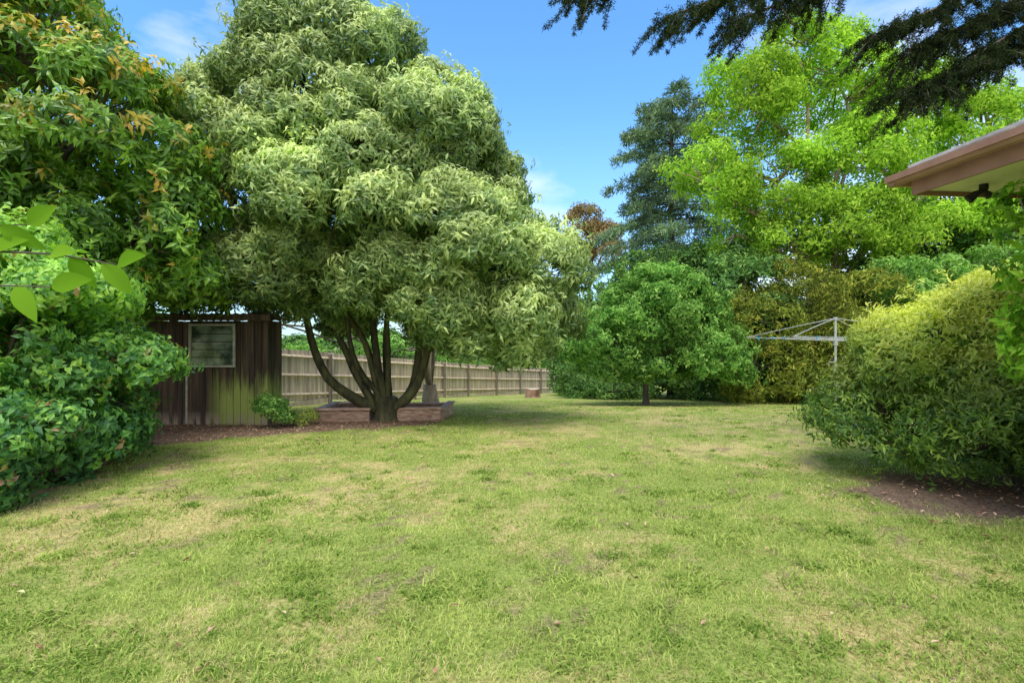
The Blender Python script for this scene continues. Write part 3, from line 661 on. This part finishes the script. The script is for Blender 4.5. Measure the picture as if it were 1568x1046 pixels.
for i in range(16):
    a = tips[i % 4]; b = tips[(i + 1) % 4]; q = a + (b - a) * rng.random(); mb.box((q[0], q[1], q[2] - .03), (.03, .015, .08), rng.random())
mb.build("pegs", m_bl, hh)

# ------------------------------------------------------------ house corner (eave)
ho = empty("brick_house")
def brickmat():
    m, nt, ns, ls = newmat("brick_wall"); tc = ns.new('ShaderNodeTexCoord'); mp = ns.new('ShaderNodeMapping'); mp.inputs['Rotation'].default_value = (R(90), 0, 0); ls.new(tc.outputs['Object'], mp.inputs[0])
    b = ns.new('ShaderNodeTexBrick'); b.inputs['Scale'].default_value = 4.2; b.inputs['Color1'].default_value = (.32, .16, .10, 1); b.inputs['Color2'].default_value = (.24, .11, .07, 1); b.inputs['Mortar'].default_value = (.4, .37, .33, 1); b.inputs['Mortar Size'].default_value = .012
    ls.new(mp.outputs[0], b.inputs['Vector']); p = ns.new('ShaderNodeBsdfPrincipled'); ls.new(b.outputs[0], p.inputs['Base Color']); p.inputs['Roughness'].default_value = .9
    o = ns.new('ShaderNodeOutputMaterial'); ls.new(p.outputs[0], o.inputs[0]); return m
C = np.array([3.80, 5.05]); e1 = nrm(np.array([.1, -1.0])); e2 = nrm(np.array([1.0, .1])); ze = 3.06
def hp(a, b, z): q = C + e1 * a + e2 * b; return (q[0], q[1], z)
LA, LB = 12.0, 9.0
def slab(mb, a0, a1, b0, b1, z0, z1, tint=.5):
    v = [hp(a, b, z) for a in (a0, a1) for b in (b0, b1) for z in (z0, z1)]
    quads = [(0, 1, 3, 2), (4, 6, 7, 5), (0, 4, 5, 1), (2, 3, 7, 6), (0, 2, 6, 4), (1, 5, 7, 3)]; f = []
    for q in quads: f += [(q[0], q[1], q[2]), (q[0], q[2], q[3])]
    mb.add(v, f, tint)
mb = MB(); slab(mb, .68, LA - .68, .68, LB - .68, -.1, ze - .03); mb.build("walls", brickmat(), ho)
m_fa = surf_mat("fascia_pink_brown", (0.27, 0.14, 0.105), (0.33, 0.18, 0.135), 6, .6, tintamt=.15)
m_so = surf_mat("soffit_cream", (0.74, 0.70, 0.60), (0.80, 0.76, 0.66), 6, .7, tintamt=.1)
mb = MB(); slab(mb, .06, LA - .06, .06, LB - .06, ze - .02, ze + .02); mb.build("soffit", m_so, ho)
mb = MB(); slab(mb, 0.03, LA, .03, .055, ze - .06, ze + .14, .4); slab(mb, .03, .055, .06, LB, ze - .06, ze + .14, .4); mb.build("fascia", m_fa, ho)
mb = MB()
for a, b in ((hp(-.10, -.055, ze + .10), hp(LA, -.055, ze + .10)), (hp(-.055, -.10, ze + .10), hp(-.055, LB, ze + .10))):
    mb.tube([a, b], .055, 10, .8)
slab(mb, -.12, LA, -.12, -.10, ze + .09, ze + .15, .9); slab(mb, -.12, -.10, -.09, LB, ze + .09, ze + .15, .9)
mb.build("gutter", m_fa, ho)
m_ti = surf_mat("roof_tiles", (0.13, 0.127, 0.127), (0.27, 0.26, 0.26), 7, .75, tintamt=.3)
mb = MB(); pit = math.tan(R(22)); half = LB / 2
nr = 16
for i in range(nr):
    a0 = half * i / nr; a1 = half * (i + 1) / nr + .02; z0 = ze + .17 + a0 * pit + .018; z1 = ze + .17 + a1 * pit
    for sidek in (0, 1):
        Ls = LA if sidek == 0 else LB
        n = max(1, int((Ls - 2 * a0) / .3))
        for j in range(n):
            s0_ = a0 + (Ls - 2 * a0) * j / n; s1_ = a0 + (Ls - 2 * a0) * (j + 1) / n
            t0_ = min(max(s0_, a1), Ls - a1); t1_ = min(max(s1_, a1), Ls - a1)
            if sidek == 0: q = [hp(s0_, a0, z0), hp(s1_, a0, z0), hp(t1_, a1, z1), hp(t0_, a1, z1)]
            else: q = [hp(a0, s0_, z0), hp(a0, s1_, z0), hp(a1, t1_, z1), hp(a1, t0_, z1)]
            mb.add(q, [(0, 1, 2), (0, 2, 3)], rng.random())
            mb.add([q[0], q[1], (q[1][0], q[1][1], z0 - .025), (q[0][0], q[0][1], z0 - .025)], [(0, 1, 2), (0, 2, 3)], .3)
zr = ze + .17 + half * pit
mb.tube([hp(.02, .02, ze + .17), hp(half, half, zr + .02)], .06, 8, .3)
mb.add([hp(half, half, zr), hp(LA - half, half, zr), hp(LA, LB, ze + .17), hp(0, LB, ze + .17), hp(LA, 0, ze + .17)], [(0, 1, 2), (0, 2, 3), (1, 4, 2)], .5)
mb.build("roof", m_ti, ho)
mb = MB(); q = hp(.30, .50, 0); mb.tube([(q[0], q[1], ze - .02), (q[0], q[1], ze - .07)], .035, 10); mb.tube([(q[0], q[1], ze - .07), (q[0] - .05, q[1] + .02, ze - .10), (q[0] - .10, q[1] + .05, ze - .15)], [.015, .03, .045], 10)
mb.tube([(q[0], q[1], ze - .08), (q[0] + .06, q[1], ze - .13)], [.02, .035], 8); mb.build("security_light", m_dark, ho)

# ------------------------------------------------------------ sky, sun, camera
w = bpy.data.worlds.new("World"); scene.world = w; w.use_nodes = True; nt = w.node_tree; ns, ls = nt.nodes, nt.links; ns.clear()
sv = Vector((-.08, -.52, 1.0)).normalized(); elev = math.asin(sv.z); rotz = math.atan2(sv.x, sv.y)
sky = ns.new('ShaderNodeTexSky'); sky.sky_type = 'NISHITA'; sky.sun_disc = False; sky.sun_elevation = elev; sky.sun_rotation = rotz % (2 * math.pi)
sky.air_density = 1.0; sky.dust_density = .5; sky.ozone_density = 2.0
skc = mixc(ns, ls, 1.0, sky.outputs[0], (1.15, 1.85, 2.35), 'MULTIPLY')
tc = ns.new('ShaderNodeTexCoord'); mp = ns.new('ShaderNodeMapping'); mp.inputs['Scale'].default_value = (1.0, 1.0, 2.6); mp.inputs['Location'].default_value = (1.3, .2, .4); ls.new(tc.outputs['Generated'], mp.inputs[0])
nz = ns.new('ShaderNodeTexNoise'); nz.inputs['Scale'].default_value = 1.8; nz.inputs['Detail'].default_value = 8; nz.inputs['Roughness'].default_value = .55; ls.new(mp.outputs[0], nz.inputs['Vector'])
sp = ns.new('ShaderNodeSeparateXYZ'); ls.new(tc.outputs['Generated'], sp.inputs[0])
bk = rng_map(ns, ls, sp.outputs[1], .15, -.45, 0, .30)  # thickens unseen cloud behind the camera, added as soft fill light
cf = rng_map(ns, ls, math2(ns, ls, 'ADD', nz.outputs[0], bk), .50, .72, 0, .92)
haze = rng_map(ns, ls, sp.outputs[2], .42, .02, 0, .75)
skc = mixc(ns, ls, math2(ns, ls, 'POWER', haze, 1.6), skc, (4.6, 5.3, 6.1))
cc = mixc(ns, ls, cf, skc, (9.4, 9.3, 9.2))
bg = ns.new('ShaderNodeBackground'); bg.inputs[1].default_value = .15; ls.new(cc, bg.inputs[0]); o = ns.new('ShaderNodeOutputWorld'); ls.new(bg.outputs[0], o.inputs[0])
sl = bpy.data.lights.new("sun", 'SUN'); sl.energy = 3.9; sl.angle = R(30); sl.color = (1, .96, .88); so = bpy.data.objects.new("sun", sl); scene.collection.objects.link(so)
so.rotation_euler = (-sv).to_track_quat('-Z', 'Y').to_euler()
cam = bpy.data.cameras.new("camera"); cam.lens = 18.4; cam.sensor_width = 36; cam.clip_end = 5000; co = bpy.data.objects.new("camera", cam); scene.collection.objects.link(co)
co.location = (0, 0, 1.6); co.rotation_euler = (R(90), 0, 0); scene.camera = co
scene.view_settings.view_transform = 'Standard'; scene.view_settings.look = 'None'; scene.view_settings.exposure = 0
print("TRIS", sum(len(o.data.polygons) for o in scene.objects if o.type == 'MESH'))
